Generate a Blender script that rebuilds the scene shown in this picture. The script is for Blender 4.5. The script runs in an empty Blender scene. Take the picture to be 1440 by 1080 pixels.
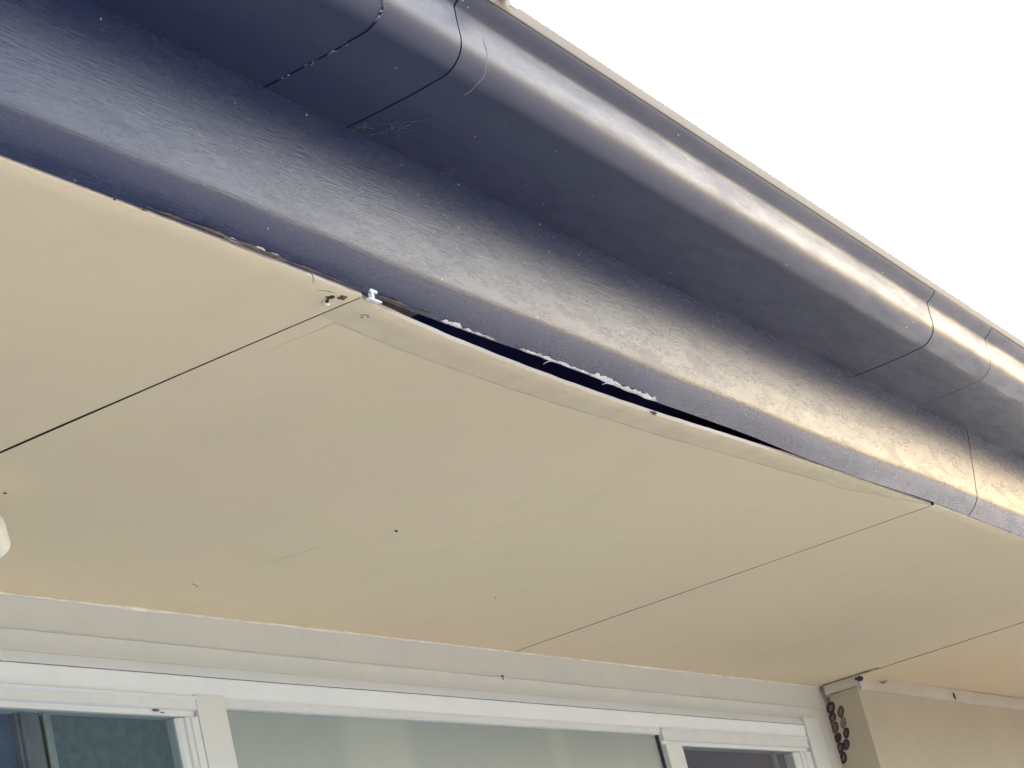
import bpy, bmesh, math, random
from mathutils import Vector, Matrix, noise
random.seed(7)
SC = bpy.context.scene
COL = SC.collection
PI = math.pi
EYE = 1.65                    # eye height above the paving
H = EYE + 0.75                # underside of the soffit
WY = 1.764                    # window wall plane

# ------------------------------------------------------------ camera
cd = bpy.data.cameras.new('camera'); cam = bpy.data.objects.new('camera', cd); COL.objects.link(cam)
R = Matrix(((0.46841463580224146, -0.1595020513294287, -0.8689918437982935),
            (-0.8508384951463321, -0.3464324709439331, -0.39504227400723324),
            (-0.2380369386111712, 0.924415295577364, -0.2979845250331572)))
M4 = R.to_4x4(); M4.translation = Vector((0, 0, EYE)); cam.matrix_world = M4
cd.sensor_width = 36; cd.lens = 3100/1440*36; cd.clip_start = 0.02; cd.clip_end = 2000
SC.camera = cam

# ------------------------------------------------------------ light
SUN_EL, SUN_AZ = math.radians(11), math.radians(66)     # azimuth clockwise from +Y
w = bpy.data.worlds.new('World'); SC.world = w; w.use_nodes = True
nt = w.node_tree; bg = nt.nodes['Background']
sk = nt.nodes.new('ShaderNodeTexSky'); sk.sky_type = 'NISHITA'; sk.sun_disc = False
sk.sun_elevation = SUN_EL; sk.sun_rotation = SUN_AZ
sk.air_density = 1.0; sk.dust_density = 9.0; sk.ozone_density = 0.7
nt.links.new(sk.outputs[0], bg.inputs[0]); bg.inputs[1].default_value = 0.10
sd = bpy.data.lights.new('sun', 'SUN'); so = bpy.data.objects.new('sun', sd); COL.objects.link(so)
sd.energy = 5.0; sd.angle = math.radians(0.5); sd.color = (1, .965, .92)
dirv = Vector((math.sin(SUN_AZ)*math.cos(SUN_EL), math.cos(SUN_AZ)*math.cos(SUN_EL), math.sin(SUN_EL)))
so.rotation_euler = dirv.to_track_quat('Z', 'Y').to_euler()
vs = SC.view_settings; vs.view_transform = 'Standard'; vs.look = 'None'; vs.gamma = 1; vs.use_curve_mapping = False
vs.exposure = 4.12
SC.cycles.max_bounces = 12; SC.cycles.diffuse_bounces = 6

# ------------------------------------------------------------ helpers
def tag(o, label=None, cat=None, group=None, kind=None):
    if label: o['label'] = label
    if cat: o['category'] = cat
    if group: o['group'] = group
    if kind: o['kind'] = kind
    return o
def empty(name, loc=(0, 0, 0)):
    o = bpy.data.objects.new(name, None); COL.objects.link(o); o.location = loc; o.empty_display_size = .1
    return o
def finish(name, bm, mat, parent=None, angle=35):
    bmesh.ops.recalc_face_normals(bm, faces=bm.faces)
    me = bpy.data.meshes.new(name); bm.to_mesh(me); bm.free()
    me.polygons.foreach_set('use_smooth', [True]*len(me.polygons)); me.set_sharp_from_angle(angle=math.radians(angle))
    o = bpy.data.objects.new(name, me); COL.objects.link(o)
    if mat: me.materials.append(mat)
    if parent:
        o.parent = parent; o.matrix_parent_inverse = Matrix.Translation(-Vector(parent.location))
    return o
def box(bm, x0, x1, y0, y1, z0, z1, bev=0):
    r = bmesh.ops.create_cube(bm, size=1)
    for v in r['verts']:
        v.co = Vector((x0+(v.co.x+.5)*(x1-x0), y0+(v.co.y+.5)*(y1-y0), z0+(v.co.z+.5)*(z1-z0)))
    if bev:
        es = list({e for v in r['verts'] for e in v.link_edges})
        bmesh.ops.bevel(bm, geom=es, offset=bev, segments=2, profile=.6, affect='EDGES', clamp_overlap=True)
def boxo(name, x0, x1, y0, y1, z0, z1, mat, parent=None, bev=0):
    bm = bmesh.new(); box(bm, x0, x1, y0, y1, z0, z1, bev); return finish(name, bm, mat, parent)
def sweep(bm, prof, xs, warp=None, closed=True, caps=True):
    """carry a (y,z) outline along the eave; warp(x,y,z)->(x,y,z)"""
    rows = []
    for x in xs:
        row = []
        for (y, z) in prof:
            p = (x, y, z)
            if warp: p = warp(*p)
            row.append(bm.verts.new(p))
        rows.append(row)
    n = len(prof)
    for a, b in zip(rows[:-1], rows[1:]):
        for i in range(n if closed else n-1):
            j = (i+1) % n
            bm.faces.new((a[i], a[j], b[j], b[i]))
    if caps and closed:
        bm.faces.new(rows[0]); bm.faces.new(rows[-1][::-1])
def span(a, b, step):
    n = max(1, int(round((b-a)/step))); return [a+(b-a)*i/n for i in range(n+1)]
def lerp_table(t, x):
    if x <= t[0][0]: return t[0][1]
    for (a, u), (b, v) in zip(t[:-1], t[1:]):
        if x <= b:
            k = (x-a)/(b-a); k = k*k*(3-2*k); return u+(v-u)*k
    return t[-1][1]
def nz(x, y=0., z=0., s=1.): return noise.noise(Vector((x*s, y*s+3.7, z*s+9.1)))
def offset_in(prof, t):
    """inner skin of an open outline, t to its left"""
    out = []
    for i, (y, z) in enumerate(prof):
        a = Vector(prof[max(i-1, 0)]); b = Vector(prof[min(i+1, len(prof)-1)])
        d = (b-a).normalized(); out.append((y+d.y*t, z-d.x*t))
    return out

# ------------------------------------------------------------ materials
def mat(name):
    m = bpy.data.materials.new(name); m.use_nodes = True
    N = m.node_tree.nodes; L = m.node_tree.links; return m, N, L, N['Principled BSDF']
def setp(b, col=None, rough=None, metal=None, spec=None, coat=None):
    if col: b.inputs['Base Color'].default_value = (*col, 1)
    if rough is not None: b.inputs['Roughness'].default_value = rough
    if metal is not None: b.inputs['Metallic'].default_value = metal
    if spec is not None: b.inputs['Specular IOR Level'].default_value = spec
    if coat is not None: b.inputs['Coat Weight'].default_value = coat
def coords(N, L, scale=(1, 1, 1), rot=(0, 0, 0), loc=(0, 0, 0)):
    t = N.new('ShaderNodeTexCoord'); mp = N.new('ShaderNodeMapping')
    mp.inputs['Scale'].default_value = scale; mp.inputs['Rotation'].default_value = rot; mp.inputs['Location'].default_value = loc
    L.new(t.outputs['Object'], mp.inputs[0]); return mp.outputs[0]
def noise_n(N, L, vec, scale, detail=3, rough=.5, dist=0):
    n = N.new('ShaderNodeTexNoise'); n.inputs['Scale'].default_value = scale; n.inputs['Detail'].default_value = detail
    n.inputs['Roughness'].default_value = rough; n.inputs['Distortion'].default_value = dist
    L.new(vec, n.inputs['Vector']); return n.outputs['Fac']
def rampv(N, L, fac, a, b, va=0., vb=1.):
    r = N.new('ShaderNodeMapRange'); r.clamp = True
    for k, v in zip(('From Min', 'From Max', 'To Min', 'To Max'), (a, b, va, vb)): r.inputs[k].default_value = v
    L.new(fac, r.inputs['Value']); return r.outputs[0]
def mixc(N, L, fac, c1, c2):
    x = N.new('ShaderNodeMix'); x.data_type = 'RGBA'
    for s, c in ((x.inputs[6], c1), (x.inputs[7], c2)):
        if isinstance(c, tuple): s.default_value = (*c, 1)
        else: L.new(c, s)
    if isinstance(fac, (int, float)): x.inputs[0].default_value = fac
    else: L.new(fac, x.inputs[0])
    return x.outputs[2]
def math_n(N, L, op, a, b):
    x = N.new('ShaderNodeMath'); x.operation = op
    for s, c in ((x.inputs[0], a), (x.inputs[1], b)):
        if isinstance(c, (int, float)): s.default_value = c
        else: L.new(c, s)
    return x.outputs[0]
def bump(N, L, h, dist, strength=1., nrm=None):
    b = N.new('ShaderNodeBump'); b.inputs['Distance'].default_value = dist; b.inputs['Strength'].default_value = strength
    L.new(h, b.inputs['Height'])
    if nrm: L.new(nrm, b.inputs['Normal'])
    return b.outputs[0]

def metal_paint(name, base, chalk, streak, rough, patch=.5, spec=.46):
    """dark glossy house paint brushed along the eave, chalky wear, pale specks"""
    m, N, L, b = mat(name)
    v_str = coords(N, L, (36, 760, 760), (0, math.radians(-1.5), 0))
    s1 = noise_n(N, L, v_str, 1.0, 3, .55, 0)
    v_big = coords(N, L, (1.2, 7, 7)); big = noise_n(N, L, v_big, 1.0, 2, .5)
    v0 = coords(N, L); v_m = coords(N, L, (.22, 1, 1)); fine = noise_n(N, L, v_m, 330, 3, .6); mid = noise_n(N, L, v_m, 50, 4, .6, .3)
    # specks
    vo = N.new('ShaderNodeTexVoronoi'); vo.feature = 'F1'; vo.inputs['Scale'].default_value = 75; L.new(v0, vo.inputs['Vector'])
    sp = rampv(N, L, vo.outputs['Distance'], .10, .05)
    hue = N.new('ShaderNodeSeparateColor'); L.new(vo.outputs['Color'], hue.inputs[0])
    sp = math_n(N, L, 'MULTIPLY', sp, rampv(N, L, hue.outputs[0], .90, .94))
    # scratches running across
    vs_ = coords(N, L, (240, 22, 22), (.25, .5, .1)); sc = rampv(N, L, noise_n(N, L, vs_, 1., 2, .5), .73, .78)
    sc = math_n(N, L, 'MULTIPLY', sc, rampv(N, L, mid, .5, .62))
    c = mixc(N, L, rampv(N, L, big, .3, .75, 0, patch*.6), base, chalk)
    c = mixc(N, L, rampv(N, L, s1, .5, .75, 0, .35), c, chalk)
    c = mixc(N, L, math_n(N, L, 'MULTIPLY', sc, .02), c, (.34, .33, .33))
    c = mixc(N, L, sp, c, (.6, .6, .58))
    L.new(c, b.inputs['Base Color'])
    r = math_n(N, L, 'ADD', rampv(N, L, mid, .3, .7, rough-.05, rough+.07), rampv(N, L, fine, .3, .7, -.03, .04))
    L.new(r, b.inputs['Roughness'])
    n1 = bump(N, L, s1, .00045, streak)
    n2 = bump(N, L, fine, .0002, .10, n1); n3 = bump(N, L, mid, .0008, .04, n2)
    v_w = coords(N, L, (3, 14, 14)); wv = noise_n(N, L, v_w, 1., 2, .5); n4 = bump(N, L, wv, .004, .05, n3)
    L.new(n4, b.inputs['Normal'])
    setp(b, spec=spec)
    return m
M = {}
M['gutter'] = metal_paint('gutter_paint', (.012, .021, .066), (.034, .038, .072), .10, .36, .5, .58)
M['fascia'] = metal_paint('fascia_paint', (.009, .019, .068), (.030, .036, .066), .60, .24, .45, .62)

def plaster(name, col, col2, rough=.75, bumps=.25, spots=True, sc=1.0):
    m, N, L, b = mat(name)
    v = coords(N, L); big = noise_n(N, L, v, 1.7*sc, 3, .55); mid = noise_n(N, L, v, 9*sc, 4, .6); fine = noise_n(N, L, v, 260, 3, .6)
    c = mixc(N, L, rampv(N, L, big, .35, .66), col, col2)
    dirt = tuple(k*.80 for k in col)
    c = mixc(N, L, rampv(N, L, mid, .52, .78, 0, .30), c, dirt)
    if spots:
        vo = N.new('ShaderNodeTexVoronoi'); vo.inputs['Scale'].default_value = 7.5; L.new(v, vo.inputs['Vector'])
        h = N.new('ShaderNodeSeparateColor'); L.new(vo.outputs['Color'], h.inputs[0])
        sp = math_n(N, L, 'MULTIPLY', rampv(N, L, vo.outputs['Distance'], .02, .011), rampv(N, L, h.outputs[0], .62, .64))
        c = mixc(N, L, math_n(N, L, 'MULTIPLY', sp, .6), c, (.12, .09, .06))
    L.new(c, b.inputs['Base Color'])
    setp(b, rough=rough, spec=.3)
    n1 = bump(N, L, fine, .0004, bumps); n2 = bump(N, L, mid, .002, .12, n1); L.new(n2, b.inputs['Normal'])
    return m
def soffit_mat(name, border=None):
    """cream painted fibre cement; optional old overlap mark parallel to the eave"""
    m = plaster(name, (.82, .69, .48), (.80, .675, .46))
    N = m.node_tree.nodes; L = m.node_tree.links; b = N['Principled BSDF']
    src = b.inputs['Base Color'].links[0].from_socket
    # soft pinkish/greenish drift of old paint
    v = coords(N, L, (.9, 1.6, 1), loc=(3.1, .4, 0)); n = noise_n(N, L, v, 1.5, 2, .5)
    src = mixc(N, L, rampv(N, L, n, .36, .64, 0, .4), src, (.83, .65, .48))
    # thin scuffs
    v2 = coords(N, L, (14, 210, 1), (0, 0, .5)); s = rampv(N, L, noise_n(N, L, v2, 1, 2, .5), .74, .79)
    v3 = coords(N, L); s = math_n(N, L, 'MULTIPLY', s, rampv(N, L, noise_n(N, L, v3, 5, 2, .5), .52, .6))
    src = mixc(N, L, math_n(N, L, 'MULTIPLY', s, .35), src, (.30, .24, .17))
    if border:
        t = N.new('ShaderNodeTexCoord'); sx = N.new('ShaderNodeSeparateXYZ'); L.new(t.outputs['Object'], sx.inputs[0])
        x, y = sx.outputs[0], sx.outputs[1]
        x0, y0 = border
        wob = rampv(N, L, noise_n(N, L, v3, 6, 2, .5), 0, 1, -.004, .004)
        sl = rampv(N, L, x, 1.8, 3.3, .0, .012); sl2 = rampv(N, L, x, 3.25, 3.57, 0, .036)
        yy = math_n(N, L, 'ADD', math_n(N, L, 'ADD', math_n(N, L, 'ADD', y, wob), sl), sl2)
        dy = math_n(N, L, 'ABSOLUTE', math_n(N, L, 'SUBTRACT', yy, y0), 0)
        line = rampv(N, L, dy, .0022, .0006)
        line = math_n(N, L, 'MULTIPLY', line, rampv(N, L, x, x0-.001, x0+.002))
        line = math_n(N, L, 'MULTIPLY', line, rampv(N, L, noise_n(N, L, v3, 11, 3, .6), .3, .6, .25, 1))
        dx = math_n(N, L, 'ABSOLUTE', math_n(N, L, 'SUBTRACT', x, x0), 0)
        l2 = math_n(N, L, 'MULTIPLY', rampv(N, L, dx, .0022, .0006), rampv(N, L, y, 1.10, y0, .0, 1))
        l2 = math_n(N, L, 'MULTIPLY', l2, rampv(N, L, y, y0-.003, y0))
        strip = math_n(N, L, 'MULTIPLY', rampv(N, L, yy, y0+.001, y0-.001), rampv(N, L, noise_n(N, L, v3, 22, 4, .65), .38, .62, .25, .8))
        src = mixc(N, L, math_n(N, L, 'MULTIPLY', strip, .32), src, (.42, .35, .27))
        tot = math_n(N, L, 'MAXIMUM', line, l2)
        src = mixc(N, L, math_n(N, L, 'MULTIPLY', tot, .42), src, (.27, .21, .14))
    L.new(src, b.inputs['Base Color']); return m
M['soffit'] = soffit_mat('soffit_paint')
M['soffit_b'] = soffit_mat('soffit_paint_marked', (1.798, .986))
M['soffit_edge'] = plaster('raw_board_edge', (.62, .54, .48), (.46, .39, .33), spots=False, bumps=.6)
M['cream'] = plaster('cream_wall_paint', (.46, .40, .30), (.43, .375, .29), sc=2)
M['cream_strip'] = plaster('pale_cream_strip', (.54, .48, .40), (.47, .41, .34), sc=3)
M['trim_cream'] = plaster('aged_white_paint', (.56, .56, .52), (.53, .54, .51), rough=.5, spots=False, sc=2)
M['trim_white'] = plaster('white_gloss_paint', (.72, .76, .78), (.68, .73, .75), rough=.32, spots=False, bumps=.08, sc=2)
M['trim_band'] = plaster('white_paint_band', (.66, .70, .74), (.64, .68, .72), rough=.4, spots=False, bumps=.1, sc=2)
M['frame_white'] = plaster('white_frame_paint', (.66, .68, .67), (.61, .63, .63), rough=.38, spots=False, bumps=.1, sc=3)
M['filler'] = plaster('old_white_filler', (.80, .78, .72), (.66, .60, .52), rough=.6, spots=False, bumps=.8, sc=12)
def simple(name, col, rough=.6, **k):
    m, N, L, b = mat(name)
    v = coords(N, L); n = noise_n(N, L, v, 60, 4, .6)
    L.new(mixc(N, L, rampv(N, L, n, .35, .65), tuple(c*.8 for c in col), tuple(min(1, c*1.15) for c in col)), b.inputs['Base Color'])
    setp(b, rough=rough, **k); L.new(bump(N, L, n, .0006, .3), b.inputs['Normal']); return m
M['timber'] = simple('weathered_timber', (.22, .15, .12), .8)
M['joint_dark'] = simple('joint_shade_grime', (.04, .028, .02), .9)  # darkened so open joints read as shade; also grime on sheet ends
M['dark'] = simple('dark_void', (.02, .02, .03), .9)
M['sealant'] = simple('white_sealant', (.52, .48, .46), .65)
M['plastic'] = simple('white_plastic', (.82, .80, .84), .35)
M['bead'] = plaster('matte_tan_bead', (.30, .245, .195), (.27, .22, .185), rough=.7, spots=False, bumps=.02)  # matte tan for the strip along the gutter's top edge
M['gap_shade_sheet'] = simple('navy_gap_shade', (.07, .08, .42), .6)  # blue shade of the open soffit gap, put into a colour
M['rust'] = simple('dark_rust', (.035, .02, .018), .8)
M['mud'] = simple('brown_mud', (.12, .085, .06), .9)
M['residue'] = simple('purple_brown_residue', (.038, .024, .045), .8)
M['residue2'] = simple('brown_residue', (.085, .055, .038), .85)
M['residue3'] = simple('pale_mauve_residue', (.20, .14, .14), .85)
M['stain'] = simple('brown_stain', (.17, .125, .10), .85)
M['drip'] = simple('dusty_drip', (.17, .17, .19), .6)
M['bug'] = simple('dark_insect', (.03, .025, .03), .5)
M['lamp'] = plaster('speckled_white_metal', (.86, .82, .70), (.80, .76, .64), rough=.45, spots=False, sc=20)
M['stile'] = simple('grey_aluminium', (.16, .17, .22), .4)
M['mesh'] = simple('pale_mesh_strip', (.32, .34, .34), .7)
M['curtain'] = simple('teal_screen', (.10, .155, .19), .8)
M['curtain2'] = simple('navy_blind', (.04, .09, .19), .8)
M['navy'] = simple('navy_interior', (.030, .030, .12), .8)
M['room'] = simple('room_plaster', (.10, .11, .13), .9)
M['roof'] = simple('roof_steel', (.05, .055, .08), .45)
M['web'] = simple('pale_web', (.30, .31, .34), .8)
M['weep'] = simple('dusty_streak', (.26, .26, .28), .8)
# clear glass
def glass(name):
    m, N, L, b = mat(name); N.remove(b); o = N['Material Output']
    t = N.new('ShaderNodeBsdfTransparent'); t.inputs[0].default_value = (.80, .86, .88, 1)
    g = N.new('ShaderNodeBsdfGlossy'); g.inputs['Roughness'].default_value = .03; g.inputs[0].default_value = (.9, .95, 1, 1)
    f = N.new('ShaderNodeFresnel'); f.inputs[0].default_value = 1.5
    x = N.new('ShaderNodeMixShader'); ge = N.new('ShaderNodeNewGeometry'); inv = math_n(N, L, 'SUBTRACT', 1., ge.outputs['Backfacing']); L.new(math_n(N, L, 'MULTIPLY', f.outputs[0], inv), x.inputs[0]); L.new(t.outputs[0], x.inputs[1]); L.new(g.outputs[0], x.inputs[2])
    L.new(x.outputs[0], o.inputs[0]); return m
M['glass'] = glass('clear_glass')
def frosted():
    m, N, L, b = mat('frosted_glass')
    v = coords(N, L, (5.2, 1, .25), loc=(.35, 0, 0)); n = noise_n(N, L, v, 1., 1, .4)
    st = rampv(N, L, n, .52, .62)
    L.new(mixc(N, L, st, (.27, .32, .315), (.33, .375, .36)), b.inputs['Base Color'])
    v2 = coords(N, L); f = noise_n(N, L, v2, 300, 2, .5); L.new(bump(N, L, f, .0003, .3), b.inputs['Normal'])
    setp(b, rough=.28, spec=.5); return m
M['frosted'] = frosted()
def ground_mat():
    m, N, L, b = mat('bounce_paving')
    v = coords(N, L); n = noise_n(N, L, v, 2.5, 5, .6); f = noise_n(N, L, v, 90, 3, .6)
    L.new(mixc(N, L, rampv(N, L, n, .3, .7), (.34, .345, .35), (.40, .405, .41)), b.inputs['Base Color'])
    L.new(bump(N, L, f, .002, .4), b.inputs['Normal']); setp(b, rough=.85); return m
M['paving'] = ground_mat()
def dark_ground_mat():
    m, N, L, b = mat('dark_unseen_ground')
    v = coords(N, L); n = noise_n(N, L, v, 1.2, 6, .65)
    L.new(mixc(N, L, rampv(N, L, n, .3, .7), (.045, .045, .048), (.070, .068, .068)), b.inputs['Base Color'])
    setp(b, rough=.95); return m
M['dark_ground'] = dark_ground_mat()

# ------------------------------------------------------------ setting: ground
bm = bmesh.new(); s = 600
for v in ((-s, -s, -.01), (s, -s, -.01), (s, s, -.01), (-s, s, -.01)): bm.verts.new(v)
bm.faces.new(bm.verts); tag(finish('ground', bm, M['dark_ground']), kind='structure')  # unseen ground, kept dark to limit bounce and reflections under the eave
tag(boxo('paving', -6, 3.6, -7, 1.9, -.05, .0, M['paving']), kind='structure')  # unseen; extent and tone shaped to bounce light up onto the soffit

# ------------------------------------------------------------ window wall
def tilt(x): return -.0033*(x-2.2)
def wz(z, y=WY): return (.75+z)*y/WY + EYE        # heights were taken on the wall plane, seen from eye level
def tw(x, y, z): return (x, y, z+tilt(x)) if z < H-.03 else (x, y, z)
wall = empty('window_wall', (3, WY, 0)); tag(wall, kind='structure')
# board above the windows, with the ridge line, hollow and bright lower moulding
XA, XB = -3.0, 5.209
def band(name, prof, x0, x1, m, wob=0.):
    bm = bmesh.new()
    def wp(x, y, z):
        x, y, z = tw(x, y, z)
        return (x, y+wob*nz(x, y, z, 2.5), z+wob*nz(x, 5, 1, 3))
    sweep(bm, prof, span(x0, x1, .05), wp); return finish(name, bm, m, wall, 25)
yb = WY+.03
band('head_board', [(WY-.0, H+.02), (WY, wz(-.0476)), (yb, wz(-.0476)), (yb, H+.02)], XA, XB, M['trim_cream'], .0006)
y1 = WY-.003
band('moulding', [(yb, wz(-.0481)), (y1-.002, wz(-.0481, y1)), (y1-.003, wz(-.0493, y1)), (y1-.001, wz(-.0515, y1)), (y1+.001, wz(-.060, y1)), (y1+.001, wz(-.070, y1)),
                  (y1, wz(-.0765, y1)), (yb, wz(-.0765, y1))], XA, 5.092, M['trim_cream'], .0005)
y2 = WY-.010
band('moulding', [(yb, wz(-.0768, y1)), (y1, wz(-.0768, y1)), (y1-.002, wz(-.080, y1)), (y2, wz(-.0915, y2)), (yb, wz(-.0915, y2))], XA, 4.985, M['trim_band'], .0004)
y3 = WY-.012
band('moulding', [(yb, wz(-.0925, y3)), (y3+.001, wz(-.0925, y3)), (y3, wz(-.0935, y3)), (y3+.002, wz(-.108, y3)), (y3+.004, wz(-.1225, y3)), (yb, wz(-.1225, y3))], XA, 4.985, M['trim_white'], .0004)
# scribed filler bead where board meets soffit: wobbly, in short daubs
def strand(name, pts, rad, m, parent=None, flat=1., seg=6, jit=0.):
    bm = bmesh.new(); rows = []
    for i, p in enumerate(pts):
        p = Vector(p); d = (Vector(pts[min(i+1, len(pts)-1)])-Vector(pts[max(i-1, 0)])).normalized()
        u = d.cross(Vector((0, 0, 1)))
        u = u.normalized() if u.length > 1e-4 else Vector((1, 0, 0)); v = u.cross(d).normalized()
        r = rad[i] if isinstance(rad, (list, tuple)) else rad
        row = []
        for k in range(seg):
            a = 2*PI*k/seg; rr = r*(1+jit*nz(p.x*300+k*2.1, p.y*300, k, 1))
            row.append(bm.verts.new(p+u*math.cos(a)*rr+v*math.sin(a)*rr*flat))
        rows.append(row)
    for a, b in zip(rows[:-1], rows[1:]):
        for k in range(seg):
            j = (k+1) % seg; bm.faces.new((a[k], a[j], b[j], b[k]))
    bm.faces.new(rows[0][::-1]); bm.faces.new(rows[-1])
    return finish(name, bm, m, parent, 60)
xs = span(XA, 5.20, .012); pts = []; rr = []
for x in xs:
    a = max(0, nz(x, 0, 0, 5.5)); pts.append((x, WY-.0005-.0010*a, H-.0012-.0035*a*nz(x, 1, 2, 14)-.001*a)); rr.append(.0016+.0035*a)
strand('filler_bead', pts, rr, M['filler'], wall, jit=.3)

# wall around and below the windows, in real pieces
ZW = wz(-.1235)             # top of window openings
ZS = .92
JR = 4.98
M['wall_low'] = M['cream']
boxo('wall_face', XA, 5.24, WY+.004, WY+.10, 0, ZS-.03, M['cream'], wall)
boxo('wall_face', XA, 1.02, WY+.004, WY+.10, ZS-.03, ZW-.001, M['cream'], wall)
boxo('wall_face', XA, 5.24, WY+.031, WY+.12, ZW-.03, H+.45, M['cream'], wall)
# right jamb board: runs up beside the mouldings
bm = bmesh.new()
box(bm, 4.992, 5.092, WY-.013, WY+.10, ZS-.03, wz(-.0772)+tilt(5), .0015)
finish('jamb_board', bm, M['frame_white'], wall)
bm = bmesh.new(); box(bm, 5.0925, 5.208, WY-.0005, WY+.10, ZS-.03, wz(-.0478)+tilt(5.1), .001)
finish('jamb_board', bm, M['trim_cream'], wall)
# dark open crack beside the head moulding
boxo('crack_lining', 4.978, 4.99, WY+.004, WY+.02, ZS, wz(-.1)+tilt(5), M['dark'], wall)
# fixed post between the left window and the big pane, and the sill
post = boxo('post', 2.5495, 2.6195, WY-.012, WY+.08, ZS, ZW+.001-.0012, M['frame_white'], wall, .0015)
boxo('sill', 1.0, 5.15, WY-.05, WY+.09, ZS-.03, ZS, M['frame_white'], wall, .004)

# ---- windows
def window(name, label, group=None):
    t = empty(name, (0, WY, ZS)); tag(t, label, 'window', group); return t
def rail(name, x0, x1, z0, z1, yf, t, parent, step=.006, low=True, m='frame_white'):
    """horizontal member with a stepped glazing bead along its lower edge"""
    if low: prof = [(yf, z1), (yf, z0+.010), (yf+.0015, z0+.0085), (yf+step, z0+.0075), (yf+step+.001, z0), (yf+t, z0), (yf+t, z1)]
    else: prof = [(yf, z1), (yf, z0), (yf+t, z0), (yf+t, z1)]
    bm = bmesh.new(); sweep(bm, prof, span(x0, x1, .1), lambda x, y, z: (x, y, z+tilt(x)-tilt(x0 if False else x)+tilt(x)))
    return finish(name, bm, M[m], parent, 25)
def stile(name, x0, x1, z0, z1, yf, t, parent, side, m='frame_white', steps=2):
    """upright; 'side' is where its stepped bead faces: +1 right, -1 left"""
    wdt = x1-x0
    if side < 0: o = [(x1, yf), (x0+wdt*.62, yf), (x0+wdt*.60, yf+.003), (x0+wdt*.36, yf+.003), (x0+wdt*.34, yf+.007), (x0+wdt*.1, yf+.008), (x0, yf+.012), (x0, yf+t), (x1, yf+t)]
    else: o = [(x0, yf), (x1-.002, yf), (x1, yf+.003), (x1, yf+t), (x0, yf+t)]
    bm = bmesh.new(); a = [bm.verts.new((x, y, z0)) for x, y in o]; b = [bm.verts.new((x, y, z1+tilt(x))) for x, y in o]
    n = len(o)
    for i in range(n): bm.faces.new((a[i], a[(i+1) % n], b[(i+1) % n], b[i]))
    bm.faces.new(a); bm.faces.new(b[::-1]); return finish(name, bm, M[m], parent, 25)

# left sash window, seen through its clear glass: grey inner stile, mesh strip, screens
w1 = window('window', 'white framed sash window with dark clear glass and an insect screen, left of the white post')
yf = WY-.012
rail('top_rail', 1.02, 2.5475, wz(-.1545, WY), ZW-.0025, yf, .05, w1)
bm = bmesh.new(); sweep(bm, [(yf-.002, ZW-.0030), (yf-.0045, ZW-.0045), (yf-.0045, ZW-.0065), (yf-.0005, ZW-.0085)], span(1.02, 2.5475, .1), lambda x, y, z: (x, y, z+tilt(x))); finish('drip_bead', bm, M['trim_white'], w1)
stile('stile', 2.507, 2.5475, ZS+.001, ZW-.0325, yf+.001, .05, w1, -1)
stile('stile', 1.02, 1.07, ZS+.001, ZW-.0325, yf+.001, .05, w1, 1)
rail('bottom_rail', 1.071, 2.5065, ZS+.001, ZS+.05, yf, .05, w1, low=False)
boxo('pane', 1.065, 2.508, WY+.0005, WY+.0035, ZS+.045, ZW-.02, M['glass'], w1)
boxo('inner_stile', 2.196, 2.232, WY+.010, WY+.03, ZS+.02, ZW-.012, M['stile'], w1, .002)
boxo('inner_stile', 2.190, 2.1955, WY+.014, WY+.03, ZS+.02, ZW-.012, M['stile'], w1, .002)
boxo('mesh_strip', 2.243, 2.257, WY+.012, WY+.0145, ZS+.02, ZW-.012, M['mesh'], w1)
boxo('insect_screen', 2.257, 2.53, WY+.015, WY+.0155, ZS+.02, ZW-.012, M['curtain'], w1)
boxo('blind', 1.03, 2.190, WY+.022, WY+.023, ZS+.02, ZW-.012, M['curtain2'], w1)
boxo('backing_frame', 2.2322, 2.2568, WY+.024, WY+.028, ZS+.02, ZW-.012, M['dark'], w1)
# broad frosted pane
w2 = window('window', 'wide fixed window of pale frosted glass in the middle of the wall')
yf2 = WY-.010
bm = bmesh.new()
sweep(bm, [(yf2, ZW-.0025), (yf2, wz(-.131)), (yf2+.002, wz(-.1335)), (yf2+.002, wz(-.1385)), (yf2+.004, wz(-.1402)), (yf2+.03, wz(-.1402)), (yf2+.03, ZW-.0025)], span(2.6205, 4.138, .1), lambda x, y, z: (x, y, z+tilt(x)))
finish('top_rail', bm, M['frame_white'], w2, 25)
boxo('pane', 2.6205, 4.14, WY+.0005, WY+.0065, ZS+.03, ZW-.008, M['frosted'], w2)
boxo('bottom_rail', 2.6205, 4.13, yf2, WY+.0002, ZS+.001, ZS+.035, M['frame_white'], w2, .002)
boxo('gasket', 4.1285, 4.1385, WY-.003, WY+.0002, ZS+.036, ZW-.022, M['dark'], w2)
# right sash window
w3 = window('window', 'white framed window with dark navy glass, nearest the return wall')
rail('top_rail', 4.141, 4.9755, wz(-.1605, WY), ZW-.0025, yf, .05, w3)
bm = bmesh.new(); sweep(bm, [(yf-.002, ZW-.0030), (yf-.0045, ZW-.0045), (yf-.0045, ZW-.0065), (yf-.0005, ZW-.0085)], span(4.141, 4.9755, .1), lambda x, y, z: (x, y, z+tilt(x))); finish('drip_bead', bm, M['trim_white'], w3)
stile('stile', 4.141, 4.224, ZS+.001, ZW-.0385, yf-.001, .05, w3, 1)
stile('stile', 4.889, 4.9755, ZS+.001, ZW-.0385, yf+.001, .05, w3, -1)
rail('bottom_rail', 4.225, 4.8885, ZS+.001, ZS+.05, yf, .05, w3, low=False)
boxo('pane', 4.22, 4.89, WY+.0005, WY+.0035, ZS+.045, ZW-.02, M['glass'], w3)
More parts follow.
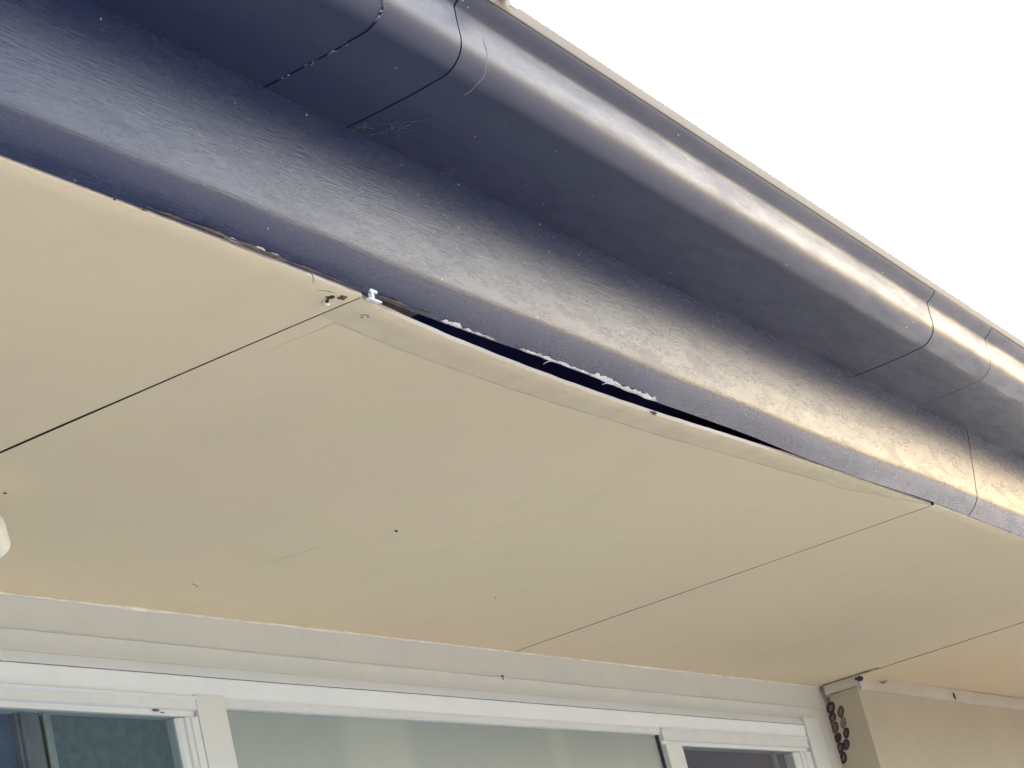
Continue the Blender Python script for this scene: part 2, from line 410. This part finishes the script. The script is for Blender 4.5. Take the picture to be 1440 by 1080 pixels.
boxo('blind', 4.2, 4.95, WY+.022, WY+.023, ZS+.02, ZW-.012, M['navy'], w3)
boxo('inner_stile', 4.79, 4.812, WY+.012, WY+.020, ZS+.02, ZW-.012, M['stile'], w3, .002)
# paint chips on the frames
def blob(name, c, r, m, sx=1, sy=1, sz=1, rot=None, parent=None, lump=.35, sub=2):
    bm = bmesh.new(); bmesh.ops.create_icosphere(bm, subdivisions=sub, radius=1)
    q = rot.to_matrix() if rot else Matrix.Identity(3)
    for v in bm.verts:
        k = 1+lump*nz(v.co.x+c[0]*37, v.co.y+c[1]*31, v.co.z, 1.7)
        v.co = Vector(c)+q@Vector((v.co.x*r*sx*k, v.co.y*r*sy*k, v.co.z*r*sz*k))
    return finish(name, bm, m, parent, 60)
blob('paint_chip', (2.458, yf+.0045, wz(-.1495)), .004, M['mud'], 2.2, .25, .35, parent=w1)
blob('paint_chip', (2.474, yf+.006, wz(-.1515)), .003, M['mud'], 1.8, .25, .3, parent=w1)
# room behind the glass
rm = tag(empty('room', (3, 2.5, 0)), kind='structure')
boxo('room_wall', XA, 5.2, 4.6, 4.7, 0, H+.2, M['room'], rm)
boxo('floor', XA, 5.2, WY+.13, 4.6, -.02, .03, M['room'], rm)
boxo('room_ceiling', XA, 5.2, WY+.13, 4.6, H+.05, H+.10, M['room'], rm)
boxo('room_wall', XA-.1, XA, WY+.01, 4.7, 0, H+.2, M['room'], rm)

# ------------------------------------------------------------ return wall and front wall at right
rw = tag(empty('return_wall', (5.21, 1.72, 0)), kind='structure')
boxo('wall_face', 5.210, 5.40, 1.672, 4.7, 0, H+.3, M['cream'], rw)
bm = bmesh.new()
sweep(bm, [(0, 0)]*0 or [(5.1935, H-.001), (5.1930, H-.022), (5.1965, H-.0265), (5.2095, H-.027), (5.2095, H-.001)], span(1.657, WY-.014, .004),
      lambda y, x, z: (x+.0006*nz(y, 0, 0, 40), y, z+(.0022*nz(y, 3, z, 45) if z < H-.015 else .0006*nz(y, 1, 1, 60)-.0012)))
finish('cover_strip', bm, M['cream_strip'], rw, 40)
strand('crack', [(5.1935+.0008*nz(y, 0, 0, 50), y, H-.0275-.0016*nz(y, 1, 0, 30)) for y in span(1.668, 1.757, .004)], [.0004+.0016*abs(nz(y, 5, 0, 33)) for y in span(1.668, 1.757, .004)], M['dark'], rw, jit=.3)
strand('crack', [(5.1925, y, H-.0012) for y in span(1.600, 1.750, .004)], [.0006+.0016*abs(nz(y, 7, 0, 26)) for y in span(1.600, 1.750, .004)], M['joint_dark'], rw, jit=.3)
# patch of bare adhesive in corner
fw = tag(empty('front_wall', (7, 1.67, 0)), kind='structure')
boxo('wall_face', 5.4005, 10, 1.672, 1.78, 0, H+.3, M['cream'], fw)
bm = bmesh.new()
sweep(bm, [(1.6665, H+.002), (1.6655, H-.006), (1.6650, H-.028), (1.6665, H-.0335), (1.6715, H-.035), (1.6715, H+.002)], span(5.222, 10, .02),
      lambda x, y, z: (x, y+.0006*nz(x, 0, 0, 9), z-.0047*max(0, min(1.6, x-5.25))*(1 if z > H-.02 else .9)+.0010*nz(x, z*20, 2, 12)))
finish('cover_strip', bm, M['cream_strip'], fw, 60)
# oval residue rings on the return wall
RG = [(1.7517, -.0568, .0098, .0130, 0), (1.7538, -.0800, .0080, .0104, 0), (1.7585, -.0900, .0052, .0100, 2), (1.7299, -.0732, .0080, .0128, 1), (1.7552, -.1052, .0080, .0128, 1),
      (1.7316, -.1002, .0072, .0128, 3), (1.7555, -.1310, .0080, .0110, 4), (1.7318, -.1262, .0066, .0120, 0), (1.7570, -.1565, .0080, .0120, 0), (1.7400, -.1530, .0072, .0118, 0), (1.7565, -.1815, .0078, .0130, 0)]
for i, (y, z, ry, rz, k) in enumerate(RG):
    bm = bmesh.new(); n = 28; t = .0052 if k in (0, 2) else .0046; rows = []
    for a in range(n):
        th = 2*PI*a/n; wob = 1+.12*nz(math.cos(th)*1.3+i*5, math.sin(th)*1.3, 0, 1); tt = t*(1+.45*nz(math.cos(th)+i*9, math.sin(th), 4, 1.4))
        cy, cz = math.sin(th)*ry*wob, math.cos(th)*rz*wob
        cy += cz*-.22
        un = Vector((0, cy, cz)).normalized(); c0 = Vector((5.2096, y, H+z))+Vector((0, cy, cz))
        rows.append([bm.verts.new(c0-un*tt), bm.verts.new(c0-un*tt*.5+Vector((-.0013, 0, 0))), bm.verts.new(c0+Vector((-.0012, 0, 0))+un*tt*.1), bm.verts.new(c0+un*tt*.35)])
    for a in range(n):
        A, B = rows[a], rows[(a+1) % n]
        for q in range(3): bm.faces.new((A[q], A[q+1], B[q+1], B[q]))
    if k in (3, 4):
        cv = bm.verts.new((5.2080, y, H+z))
        for a in range(n): bm.faces.new((rows[a][1], rows[(a+1) % n][1], cv))
    else:
        cv = bm.verts.new((5.2092, y+.001, H+z))
        for a in range(n): bm.faces.new((rows[a][0], rows[(a+1) % n][0], cv)).material_index = 1
    o = finish('residue_ring', bm, {0: M['residue'], 1: M['residue2'], 2: M['residue3'], 3: M['residue3'], 4: M['residue']}[k], rw, 60); o.data.materials.append(M['stain'])
blob('pink_smear', (5.2092, 1.753, H-.036), .008, M['residue3'], .12, .8, 1.0, parent=rw)

# ------------------------------------------------------------ soffit
# outline of the fascia (the sheets butt against its lip)
FT = H+.205; TL = math.tan(math.radians(7))
def fy(z): return .8920+(H+.155-z)*TL
def arc(c, r, a0, a1, n): return [(c[0]+r*math.cos(math.radians(a0+(a1-a0)*i/n)), c[1]+r*math.sin(math.radians(a0+(a1-a0)*i/n))) for i in range(n+1)]
y0 = fy(H+.028)
fo = [(fy(FT), FT), (fy(H+.155), H+.155), (fy(H+.11), H+.11), (fy(H+.07), H+.07), (fy(H+.050), H+.050), (fy(H+.042)+.0002, H+.042), (y0-.0008, H+.034)]
_y, _z, _p = y0+.0006, H+.0275, 25.
while _z > H+.0008:
    fo.append((_y, _z)); _y += .0026*math.sin(math.radians(_p)); _z -= .0026*math.cos(math.radians(_p)); _p = min(_p+2.6, 52.)
fo.append((_y, _z))
fprof = fo+[(_y+.001, _z+.0012)]+[(y+.0018, z+.0010) for y, z in fo[7:-1][::-1]]+[(fo[6][0]+.0018, fo[6][1]), (fy(FT)+.0018, FT)]
YL = _y-y0; PE = round(_y+.0016, 4)
sof = tag(empty('soffit', (3, 1.3, H)), kind='structure')
SAG = [(1.773, -.002), (1.84, -.0055), (1.92, -.010), (2.08, -.0175), (2.25, -.0185), (2.46, -.0165), (2.63, -.0145), (2.80, -.0095), (2.92, -.0065), (3.10, -.0022), (3.30, -.0004), (3.60, 0)]
def sag(x, y):
    k = max(0, min(1, 1-(y-.935)/.42)); t = max(0., min(1., (x-1.773)/1.40))
    return (-.0182*max(0, math.sin(PI*t**.64))**1.15-.0030*(1-t)**3)*k*k
def panel(x0, x1, y0, y1, m, f=None, edge_wob=.0004):
    """fibre cement sheet, 6 mm: painted face + raw rim"""
    xs = span(x0, x1, .02); ys = sorted(set([round(y0, 4), round(y0+.0012, 4)]+[round(v, 4) for v in span(y0+.02, y1, .05)]))
    bm = bmesh.new(); G = {}
    for i, x in enumerate(xs):
        for j, y in enumerate(ys):
            dz = (f(x, y) if f else 0)+.0006*nz(x, y, 0, 2.2)
            yy = y+(edge_wob*2*nz(x, 0, 0, 55)+edge_wob*nz(x, 0, 0, 160) if j == 0 else 0)
            if i == len(xs)-1: x += .0007*nz(0, y, 0, 9)+.0004*nz(0, y, 3, 60)+(.0016*(max(0, 1-abs(y-1.02)/.10)-max(0, 1-abs(y-1.24)/.12)) if x1 < 2 else 0)
            G[i, j, 0] = bm.verts.new((x, yy, H+dz+(.0006 if j == 0 else 0))); G[i, j, 1] = bm.verts.new((x, yy+(edge_wob if j == 0 else 0), H+dz+.006))
    nx, ny = len(xs), len(ys)
    for i in range(nx-1):
        for j in range(ny-1):
            a = bm.faces.new((G[i, j, 0], G[i, j+1, 0], G[i+1, j+1, 0], G[i+1, j, 0])); bm.faces.new((G[i, j, 1], G[i+1, j, 1], G[i+1, j+1, 1], G[i, j+1, 1]))
        f1 = bm.faces.new((G[i, 0, 0], G[i+1, 0, 0], G[i+1, 0, 1], G[i, 0, 1])); f1.material_index = 1
        bm.faces.new((G[i, ny-1, 0], G[i, ny-1, 1], G[i+1, ny-1, 1], G[i+1, ny-1, 0]))
    for j in range(ny-1):
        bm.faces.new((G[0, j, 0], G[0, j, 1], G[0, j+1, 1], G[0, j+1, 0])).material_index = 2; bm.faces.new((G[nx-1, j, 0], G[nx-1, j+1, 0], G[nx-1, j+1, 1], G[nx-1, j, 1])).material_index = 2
    o = finish('soffit_panel', bm, m, sof, 40); o.data.materials.append(M['soffit_edge']); o.data.materials.append(M['joint_dark']); return o  # sheet ends darkened for joint grime and shade
def pa(x, y):
    k = max(0, min(1, 1-(y-.93)/.25)); return -.0042*k*k*max(0, min(1, (x-1.50)/.20))
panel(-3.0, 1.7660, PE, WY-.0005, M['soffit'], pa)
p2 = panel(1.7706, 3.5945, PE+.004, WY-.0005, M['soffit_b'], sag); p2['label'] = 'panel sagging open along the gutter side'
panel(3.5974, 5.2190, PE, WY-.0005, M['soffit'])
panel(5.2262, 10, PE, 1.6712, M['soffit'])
# rafters above the joints are coloured dark to deepen the gap shade; battens carry the sheets
boxo('batten', 1.505, 1.898, .9400, .985, H+.0085, H+.045, M['timber'], sof, .002)
boxo('rafter', 1.745, 1.790, .99, 1.75, H+.0085, H+.055, M['joint_dark'], sof, .002)
boxo('rafter', 3.572, 3.617, .96, 1.75, H+.0085, H+.045, M['joint_dark'], sof, .002)
boxo('rafter', 5.200, 5.245, .96, 1.66, H+.0085, H+.045, M['joint_dark'], sof, .002)
bm = bmesh.new(); sweep(bm, [(.9345, H+.046), (.9345, H+.044), (1.30, H+.16), (1.30, H+.162)], span(-3, 9.9, .5)); finish('gap_shade_sheet', bm, M['gap_shade_sheet'], sof)  # sheet added behind the gap to colour its shade navy
for x in (4.2, 4.75):
    boxo('rafter', x, x+.045, .99, 1.75, H+.010, H+.055, M['timber'], sof, .002)

# ------------------------------------------------------------ roof (mostly unseen)
bm = bmesh.new()
sweep(bm, [(.86, H+.205), (4.8, H+1.5), (4.8, H+1.54), (.86, H+.213)], [-3.2, 10.2])
tag(finish('roof', bm, M['roof']), kind='structure')
boxo('back_wall', XA-.1, 10, 4.705, 4.8, 0, H+1.45, M['cream'])['kind'] = 'structure'
boxo('end_wall', XA-.2, XA-.105, .93, 4.7, H+.002, H+1.3, M['cream'])['kind'] = 'structure'

# ------------------------------------------------------------ fascia
FZ = [(-3, .002), (1.3, .002), (1.6, .001), (1.9, -.002), (2.2, .001), (2.45, -.002), (2.7, .0), (2.95, -.003), (3.2, -.003), (3.6, .003), (4.1, .001), (10, 0)]
def fwarp(x, y, z):
    low = max(0, min(1, 1-(z-H)/.06))
    return (x, y+.0007*nz(x, 0, 0, 1.6)+.0003*low*nz(x, 2, 0, 9), z+low*(lerp_table(FZ, x)+.0008*nz(x, 0, 5, 7)+(.0005*nz(x, 1, 1, 70) if low > .85 else 0)))
fas = empty('fascia', (3, .9, H)); tag(fas, 'dark blue-grey metal fascia board with a rounded lower lip, between gutter and cream soffit', 'fascia')
def fsec(x0, x1, skew0=0, skew1=0, dy=0):
    bm = bmesh.new()
    xs = span(x0, x1, .02); n = len(xs)
    def wp(x, y, z):
        q = (z-H)/.155
        if x == xs[0]: x = x+skew0*q+.0006*nz(0, 0, z, 90)
        if x == xs[-1]: x = x+skew1*q+.0008*nz(0, 4, z, 90)
        a = fwarp(x, y, z); return (a[0], a[1]+dy, a[2])
    sweep(bm, fprof, xs, wp); return finish('fascia_section', bm, M['fascia'], fas, 50)
fsec(-3, 3.792, 0, .020, 0)
fsec(3.7965, 9.9, .020, 0, 0)
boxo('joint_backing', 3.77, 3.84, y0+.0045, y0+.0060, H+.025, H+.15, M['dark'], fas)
boxo('fascia_timber', -3, 9.9, .9130, .9330, H+.060, H+.200, M['timber'], fas)

# ------------------------------------------------------------ gutter
GZ = [(-3, 0), (10, 0)]
Bk = .8945
def G(o, z): return (Bk-o, H+z)
go = [G(.0, .225), G(.0, .1535), G(.0012, .1530)] + [G(.02, .1533), G(.045, .1538), G(.062, .1543), G(.078, .1549), G(.090, .1557), G(.1005, .1569)]
rc = (.1085, .1572+.033)
for i in range(1, 10):
    a = -90+i*9.6; go.append(G(rc[0]+.034*math.cos(math.radians(a)), rc[1]+.033*math.sin(math.radians(a))))
go += [G(.1425, .200), G(.1430, .212), G(.1436, .2195)]
go += [G(.1455, .2222), G(.1510, .2256), G(.1560, .2295), G(.1590, .2328), G(.1601, .2345), G(.1604, .2370), G(.1603, .2430), G(.1602, .2492), G(.1596, .2512), G(.1578, .2524), G(.1558, .2520), G(.1548, .2495)]
gi = offset_in(go, .0012)
gprof = go+gi[::-1]
def gwarp(dz=0, grow=0):
    def f(x, y, z):
        o = Bk-y
        k = 1+grow
        return (x, Bk-o*k+.0003*nz(x, 0, 0, 1.0)+.0002*nz(x, z*8, 0, 4), z-grow*.155*(1 if z < H+.2 else 0)+lerp_table(GZ, x)+.0002*nz(x, o*4, 0, 1.5))
    return f
gut = empty('gutter', (3, .82, H+.16)); tag(gut, 'dark blue-grey metal roof gutter with a rounded front and pale top bead, along the eave', 'gutter')
def gsec(x0, x1, grow=0, name='gutter_section'):
    bm = bmesh.new(); sweep(bm, gprof, span(x0, x1, .02), gwarp(0, grow)); return finish(name, bm, M['gutter'], gut, 50)
gsec(-3, 1.5970)
gsec(1.5982, 1.7360, .006, 'joiner_sleeve')
gsec(1.7405, 3.2145)
gsec(3.2170, 3.5260, .003, 'joiner_sleeve')
gsec(3.5300, 9.9)
bm = bmesh.new()
sweep(bm, [G(.1609, .2350), G(.1618, .2360), G(.1618, .2494), G(.1610, .2520), G(.1586, .2536), G(.1560, .2532), G(.1609, .2505)], span(-3, 9.9, .02), gwarp()); finish('top_bead', bm, M['bead'], gut, 30)
# dark strip added behind the butt joints so the gaps read as shadow
for x in (1.5976, 1.7380, 3.2158, 3.5275):
    bm = bmesh.new(); pr = offset_in(go[1:-4], .0016); pr2 = offset_in(go[1:-4], .0024)
    sweep(bm, pr+pr2[::-1], [x-.012, x, x+.012], gwarp()); finish('joint_shade_strip', bm, M['dark'], gut)
# sealant squeezed out of the leftmost seam
def gpt(x, i, out=0.):
    y, z = go[i]; p = gwarp()(x, y, z); a = Vector(go[i-1]); b = Vector(go[i+1]); d = (b-a).normalized()
    return Vector((p[0], p[1]-d.y*out, p[2]+d.x*out))
def gcurve(t):
    i = int(t); i = max(3, min(len(go)-3, i)); k = t-i
    A, B = Vector(go[i]), Vector(go[i+1]); c = A.lerp(B, k); d = (B-A).normalized(); return c, d
def on_gutter(x, t, out):
    c, d = gcurve(t); nrm = Vector((-(-d.y), -d.x))   # outward
    nrm = Vector((-d.y*-1, 0)) if False else Vector((-abs(d.y) if True else 0, -abs(d.x)))
    p = gwarp()(x, c.x, c.y); return Vector((p[0], p[1]+nrm.x*out, p[2]+nrm.y*out))
sbm = bmesh.new()
rnd = random.Random(11)
for i in range(120):
    t = 3.1+i*.13
    if t > 18.4: break
    if nz(t, 0, 0, 1.1) < .15 and rnd.random() < .9: continue
    p = on_gutter(1.5977+rnd.uniform(-.0018, .0018), t, .0004)
    r = rnd.uniform(.0005, .0013); q = bmesh.ops.create_icosphere(sbm, subdivisions=1, radius=r)
    for v in q['verts']: v.co = Vector((v.co.x*1.0, v.co.y*1.6, v.co.z*.9))+p
o = finish('seam_sealant', sbm, M['weep'], gut, 80)
# faint ridge of old solder right of the first sleeve
pts = [on_gutter(1.790+.004*nz(t, 0, 0, .4), t, -.0003) for t in [8.5+.25*i for i in range(40)]]
strand('solder_line', pts, .0006, M['weep'], gut, jit=.5)
# bracket end hooked over the bead
bm = bmesh.new(); box(bm, 1.800, 1.824, Bk-.174, Bk-.150, H+.246, H+.2525, .003); box(bm, 1.804, 1.820, Bk-.1745, Bk-.1715, H+.230, H+.249, .001)
finish('bracket', bm, M['filler'], gut)

# ------------------------------------------------------------ leftovers of sealant along the fascia lip
def lip(x, off=0, dz=0):
    p = fwarp(x, y0+YL, H+.0010); return (p[0], p[1]-.0008+off, p[2]+dz)
def ragged(name, label, x0, x1, wd, seed, hang=.0, up=.0, th=.0006):
    """flat peeling sliver stuck along the lip: ragged top and bottom edges, curling away in places"""
    bm = bmesh.new(); rows = []
    xs = span(x0, x1, .0012); n = len(xs)
    for i, x in enumerate(xs):
        e = min(1, (i+.3)/9., (n-1-i+.3)/9.)
        w_ = wd*e*(.55+.55*abs(nz(x, seed, 3, 55))*2+.30*nz(x, seed, 7, 190)+.16*nz(x, seed, 8, 600)); w_ = max(.0003, w_)
        a = up*(1+.9*nz(x, seed, 1, 40))*e; c = lip(x, 0, 0)
        curl = .0011*max(0, nz(x, seed, 5, 38))+.0004*nz(x, seed, 6, 260)
        hz = hang*e*(.4+1.1*max(0, nz(x, seed, 4, 30)+.3))
        top = Vector((x, c[1]-.0035-.0006-a*.8, c[2]+.0028+a)); bot = Vector((x+.0006*nz(x, 1, seed, 300), c[1]-.0004-curl, c[2]-.0006-hz))
        top = bot+(top-bot).normalized()*w_; mid = top.lerp(bot, .5)+Vector((0, -.0007-curl, -.0003))
        bk = Vector((0, th, th*.6))
        rows.append([bm.verts.new(v) for v in (top, mid, bot, bot+bk, mid+bk, top+bk)])
    for p, q in zip(rows[:-1], rows[1:]):
        for k in range(6): bm.faces.new((p[k], p[(k+1) % 6], q[(k+1) % 6], q[k]))
    bm.faces.new(rows[0][::-1]); bm.faces.new(rows[-1])
    o = finish(name, bm, M['sealant'], None, 50); tag(o, label, 'sealant', 'peeling sealant remnants along the fascia lip'); return o
ragged('sealant_strip', 'white peeling sealant strip on the fascia lip above the leftmost soffit panel', 1.535, 1.632, .0032, 1, .0002, .0006)
ragged('sealant_strip', 'short pale sealant remnant at the left end of the dark soffit gap', 1.915, 1.962, .0050, 2, .0004, .0006)
ragged('sealant_strip', 'thin flat sealant remnant just right of the first, above the dark gap', 1.960, 2.036, .0030, 3, .0006)
ragged('sealant_strip', 'thin wavy white sealant strip above the middle of the dark gap', 2.085, 2.268, .0034, 4, .0012)
s5 = ragged('sealant_strip', 'thickest white ragged sealant strip hanging from the lip, right half of the gap', 2.262, 2.452, .0060, 5, .0022, .0004)
def fray(x, y_, z_, seed, ln=.02, parent=None):
    rn = random.Random(seed); p = Vector(lip(x)); pts = [p]
    for i in range(7): p = p+Vector((-ln/7*rn.uniform(.5, 1.2), rn.uniform(-.0004, .0006), -ln/22*rn.uniform(.2, 1.4))); pts.append(p.copy())
    return strand('frayed_end', [tuple(q) for q in pts], [.0012, .0011, .0009, .0009, .0007, .0006, .0005, .0003], M['sealant'], parent, .7)
fray(2.170, 0, 0, 3, .03, None if False else s5); fray(2.318, 0, 0, 4, .028, s5)

# plastic joint clip between the first two panels
cl = empty('joint_clip', (1.775, .932, H-.004)); tag(cl, 'small white plastic joint clip poking out at the end of the left panel joint', 'clip')
zc = H-.0065
boxo('base_flange', 1.7700, 1.7930, .9275, .9320, zc-.0012, zc+.0006, M['plastic'], cl, .0005)
boxo('web_plate', 1.7745, 1.7790, .9270, .9315, zc+.0006, zc+.0105, M['plastic'], cl, .0006)
boxo('top_tab', 1.7735, 1.7860, .9265, .9300, zc+.0068, zc+.0100, M['plastic'], cl, .0008)

# popped screw with its hole in the first panel
sc = empty('screw', (1.741, .958, H-.005)); tag(sc, 'white-headed screw popped loose beside a dark hole near the left joint', 'screw')
zz = H+pa(1.741, .957)
bm = bmesh.new(); bmesh.ops.create_cone(bm, cap_ends=True, segments=20, radius1=.0030, radius2=.0040, depth=.002, matrix=Matrix.Translation((1.7408, .9600, zz-.0042))@Matrix.Rotation(.35, 4, 'X'))
finish('head', bm, M['plastic'], sc)
bm = bmesh.new(); bmesh.ops.create_cone(bm, cap_ends=True, segments=12, radius1=.0016, radius2=.0016, depth=.008, matrix=Matrix.Translation((1.7404, .9575, zz-.0005))@Matrix.Rotation(.35, 4, 'X'))
finish('shank', bm, M['rust'], sc)
hb = tag(blob('torn_hole', (1.7380, .9520, zz-.0002), .0042, M['rust'], 1.2, .9, .22, lump=.8), 'dark ragged torn hole in the cream panel beside the white screw head', 'hole')
tag(blob('grime_clump', (1.7480, .9455, zz-.0006), .0036, M['mud'], 1.5, .9, .4, lump=1.1, sub=3), 'brown grime clump behind the popped screw, near the fascia', 'debris')
def arcmark(cx, cy, z, r, a0, a1, th):
    pts = [(cx+r*math.cos(a0+(a1-a0)*i/12), cy+.7*r*math.sin(a0+(a1-a0)*i/12), z) for i in range(13)]; return pts
zz2 = H+sag(1.81, .96)
o = strand('screw_dimple', arcmark(1.8085, .9600, zz2-.0002, .0065, PI*1.9, PI*1.02, 0), .0006, M['mud'], None, .4, 5, .6); tag(o, 'faint brown arc around a filled screw dimple, right of the left joint', 'mark')
blob('dimple_centre', (1.8085, .9615, zz2-.0001), .0016, M['mud'], 1, .7, .25, parent=o)
o = strand('scratch', [(1.708+.0022*i, .948-.0006*i+.0006*math.sin(i), H+pa(1.71, .945)-.0002) for i in range(11)], [.0002, .0003, .0003, .0004, .0005, .0005, .0006, .0006, .0006, .0004, .0002], M['mud'], None, .4); tag(o, 'thin dark scratch on the soffit just left of the popped screw', 'scratch')
# little marks further back
def dash(p, ln, ang, label, r=.0007):
    c = Vector(p); d = Vector((math.cos(ang), math.sin(ang), 0))
    o = strand('scuff_mark', [tuple(c+d*ln*(i/8-.5)+Vector((0, .0008*math.sin(i*1.3), 0))) for i in range(9)], [r*.3, r*.8, r, r*.6, r, r*.9, r*.5, r*.8, r*.2], M['mud'], None, .35); tag(o, label, 'scuff'); return o
dash((2.471, 1.6613, H-.0002), .030, .35, 'small brown scuff on the soffit above the left window')
dash((3.1419, 1.551, H-.0002), .014, .6, 'tiny dark scuff on the soffit above the frosted pane')
dash((2.505, 1.520, H-.0002), .09, 1.75, 'long faint curved hairline scratch left of centre on the soffit', .00028)
tag(blob('insect', (2.5744, 1.3936, H+sag(2.57, 1.39)-.0008), .0022, M['bug'], 1.7, .8, .6), 'tiny dark insect alone in the middle of the cream soffit', 'insect', 'insects on the soffit and trim')
tag(blob('insect', (3.5150, WY-.004, H-.0535), .0040, M['mud'], .8, .5, 1.4, rot=Matrix.Rotation(.4, 3, 'Y').to_quaternion()), 'small brown moth resting on the white trim above the frosted pane', 'insect', 'insects on the soffit and trim')
tag(blob('insect', (1.8783, 1.4844, H-.0006), .0016, M['bug'], 1.6, 1, .6), 'tiny dark speck of an insect at the left edge, above the lamp', 'insect', 'insects on the soffit and trim')
sp = tag(blob('cocoon', (5.998, 1.6630, H-.0235), .0062, M['bug'], .75, .4, 1.75, rot=Matrix.Rotation(-.25, 3, 'Y').to_quaternion(), lump=.15), 'dark spindle-shaped cocoon on the strip above the right-hand wall', 'cocoon')
tag(blob('mud_nest', (5.197, 1.6560, H-.0125), .0085, M['residue'], 1.0, 1.0, .72, lump=.9, sub=3), 'dark purple-brown mud nest on the corner where the wall turns', 'nest')
tag(blob('grime_clump', (5.395, 1.6640, H-.0105), .0045, M['mud'], 3.4, .35, .5, lump=1.2, sub=3), 'brown grime smudge on the strip right of the corner nest', 'debris')
tag(blob('grime_clump', (5.425, 1.6640, H-.0060), .0028, M['mud'], 5.0, .35, .4, lump=1.0, sub=3), 'thin brown grime streak rising right of the smudge by the corner', 'debris')
tag(blob('insect', (1.3809, .930, H-.0010), .0013, M['bug'], 1.1, .9, .7), 'dark round bug on the soffit edge near the left side', 'insect', 'insects on the soffit and trim')
tag(blob('grime_clump', (1.4193, .9295, H-.0010), .0014, M['mud'], 2.0, .5, .6, lump=1.2, sub=3), 'small grime clump where the left panel meets the fascia', 'debris')
tag(blob('grime_clump', (2.4420, .9345, H+sag(2.44, .933)+.0004), .0036, M['mud'], 2.0, .5, .5, lump=1.1, sub=3), 'brown grime on the lip of the sagging panel edge', 'debris')
# dirt line packed between the first panel and the fascia
pts = []; rad = []
for x in span(1.42, 1.90, .003):
    pts.append((x, .9270+.0006*nz(x, 0, 0, 50), H+.0012-.0025*max(0, min(1, (x-1.5)/.2)))); rad.append(max(.0003, .0014*(.7+1.3*nz(x, 3, 1, 26))*min(1, (1.905-x)/.05, (x-1.415)/.03)))
tag(strand('dirt_seam', pts, rad, M['mud'], None, .8, 6, .6), 'crumbly brown dirt packed between the leftmost panel and the fascia', 'dirt')
# drooping thread
o = strand('thread', [(1.663+.003*math.sin(i*.5), .927-.0004*i, H-.001-.0019*i) for i in range(9)], .0004, M['mud'], None); tag(o, 'short dark thread dangling from the lip above the left panel', 'thread')

# cobwebs at the gutter/fascia corner
def web(cx, cy, cz, seed, label, n=16, R_=.020):
    rn = random.Random(seed); bm = bmesh.new()
    for i in range(n):
        a = Vector((cx, cy, cz))+Vector((rn.gauss(0, R_*.5), rn.gauss(0, R_*.28), 0)); b = a+Vector((rn.gauss(0, R_*.7), rn.gauss(0, R_*.6), 0))
        r = rn.uniform(.00012, .00042); pr = None
        for q in range(5):
            t = q/4; p = a.lerp(b, t); g = gw0(p.x, Bk-p.y) ; p.z = g-.0012-.002*math.sin(PI*t)*rn.random()
            rg = [bm.verts.new(p+Vector((math.cos(k*2.09)*r, math.sin(k*2.09)*r, math.sin(k*2.09+.6)*r))) for k in range(3)]
            if pr:
                for k in range(3): bm.faces.new((pr[k], pr[(k+1) % 3], rg[(k+1) % 3], rg[k]))
            pr = rg
    tag(finish('cobweb', bm, M['web'], None, 80), label, 'cobweb')
def gw0(x, o): return H+.1533+.00002+lerp_table(GZ, x)+max(0, o)*.03
web(1.784, .868, 0, 3, 'wispy cobweb under the gutter just right of the curved sleeve joint', 22)
web(1.750, .880, 0, 8, 'small cobweb tuft at the foot of the curved sleeve joint', 12, .012)
web(1.922, .886, 0, 9, 'thin cobweb further along the gutter and fascia corner', 7, .014)

# ------------------------------------------------------------ spotlight at the left edge
lp = empty('spotlight', (1.86, 1.50, H-.04)); tag(lp, 'round speckled cream-white spotlight under the soffit at the left edge', 'light')
ax = Vector((-.80, -.10, .62)).normalized()
def lathe(name, prof, c, axis, m, parent, seg=40):
    q = axis.to_track_quat('Z', 'Y').to_matrix(); bm = bmesh.new(); rows = []
    for r, h_ in prof: rows.append([bm.verts.new(Vector(c)+q@Vector((r*math.cos(2*PI*k/seg), r*math.sin(2*PI*k/seg), h_))*LS) for k in range(seg)])
    for a, b in zip(rows[:-1], rows[1:]):
        for k in range(seg): bm.faces.new((a[k], a[(k+1) % seg], b[(k+1) % seg], b[k]))
    bm.faces.new(rows[0]); bm.faces.new(rows[-1][::-1]); return finish(name, bm, m, parent, 30)
lc = (1.847, 1.500, H-.044); LS = .70
lathe('housing', [(.018, -.045), (.024, -.044), (.036, -.012), (.0385, -.004), (.038, .002), (.031, .018), (.029, .0195)], lc, ax, M['lamp'], lp)
lathe('rim', [(.027, .0205), (.030, .021), (.0305, .024), (.0285, .030), (.026, .031), (.024, .027), (.0, .0265)], lc, ax, M['lamp'], lp)
lathe('lens', [(.022, .0275), (.021, .030), (.001, .031)], lc, ax, M['dark'], lp)
boxo('bracket', 1.845, 1.865, 1.515, 1.54, H-.045, H-.0, M['lamp'], lp, .003)
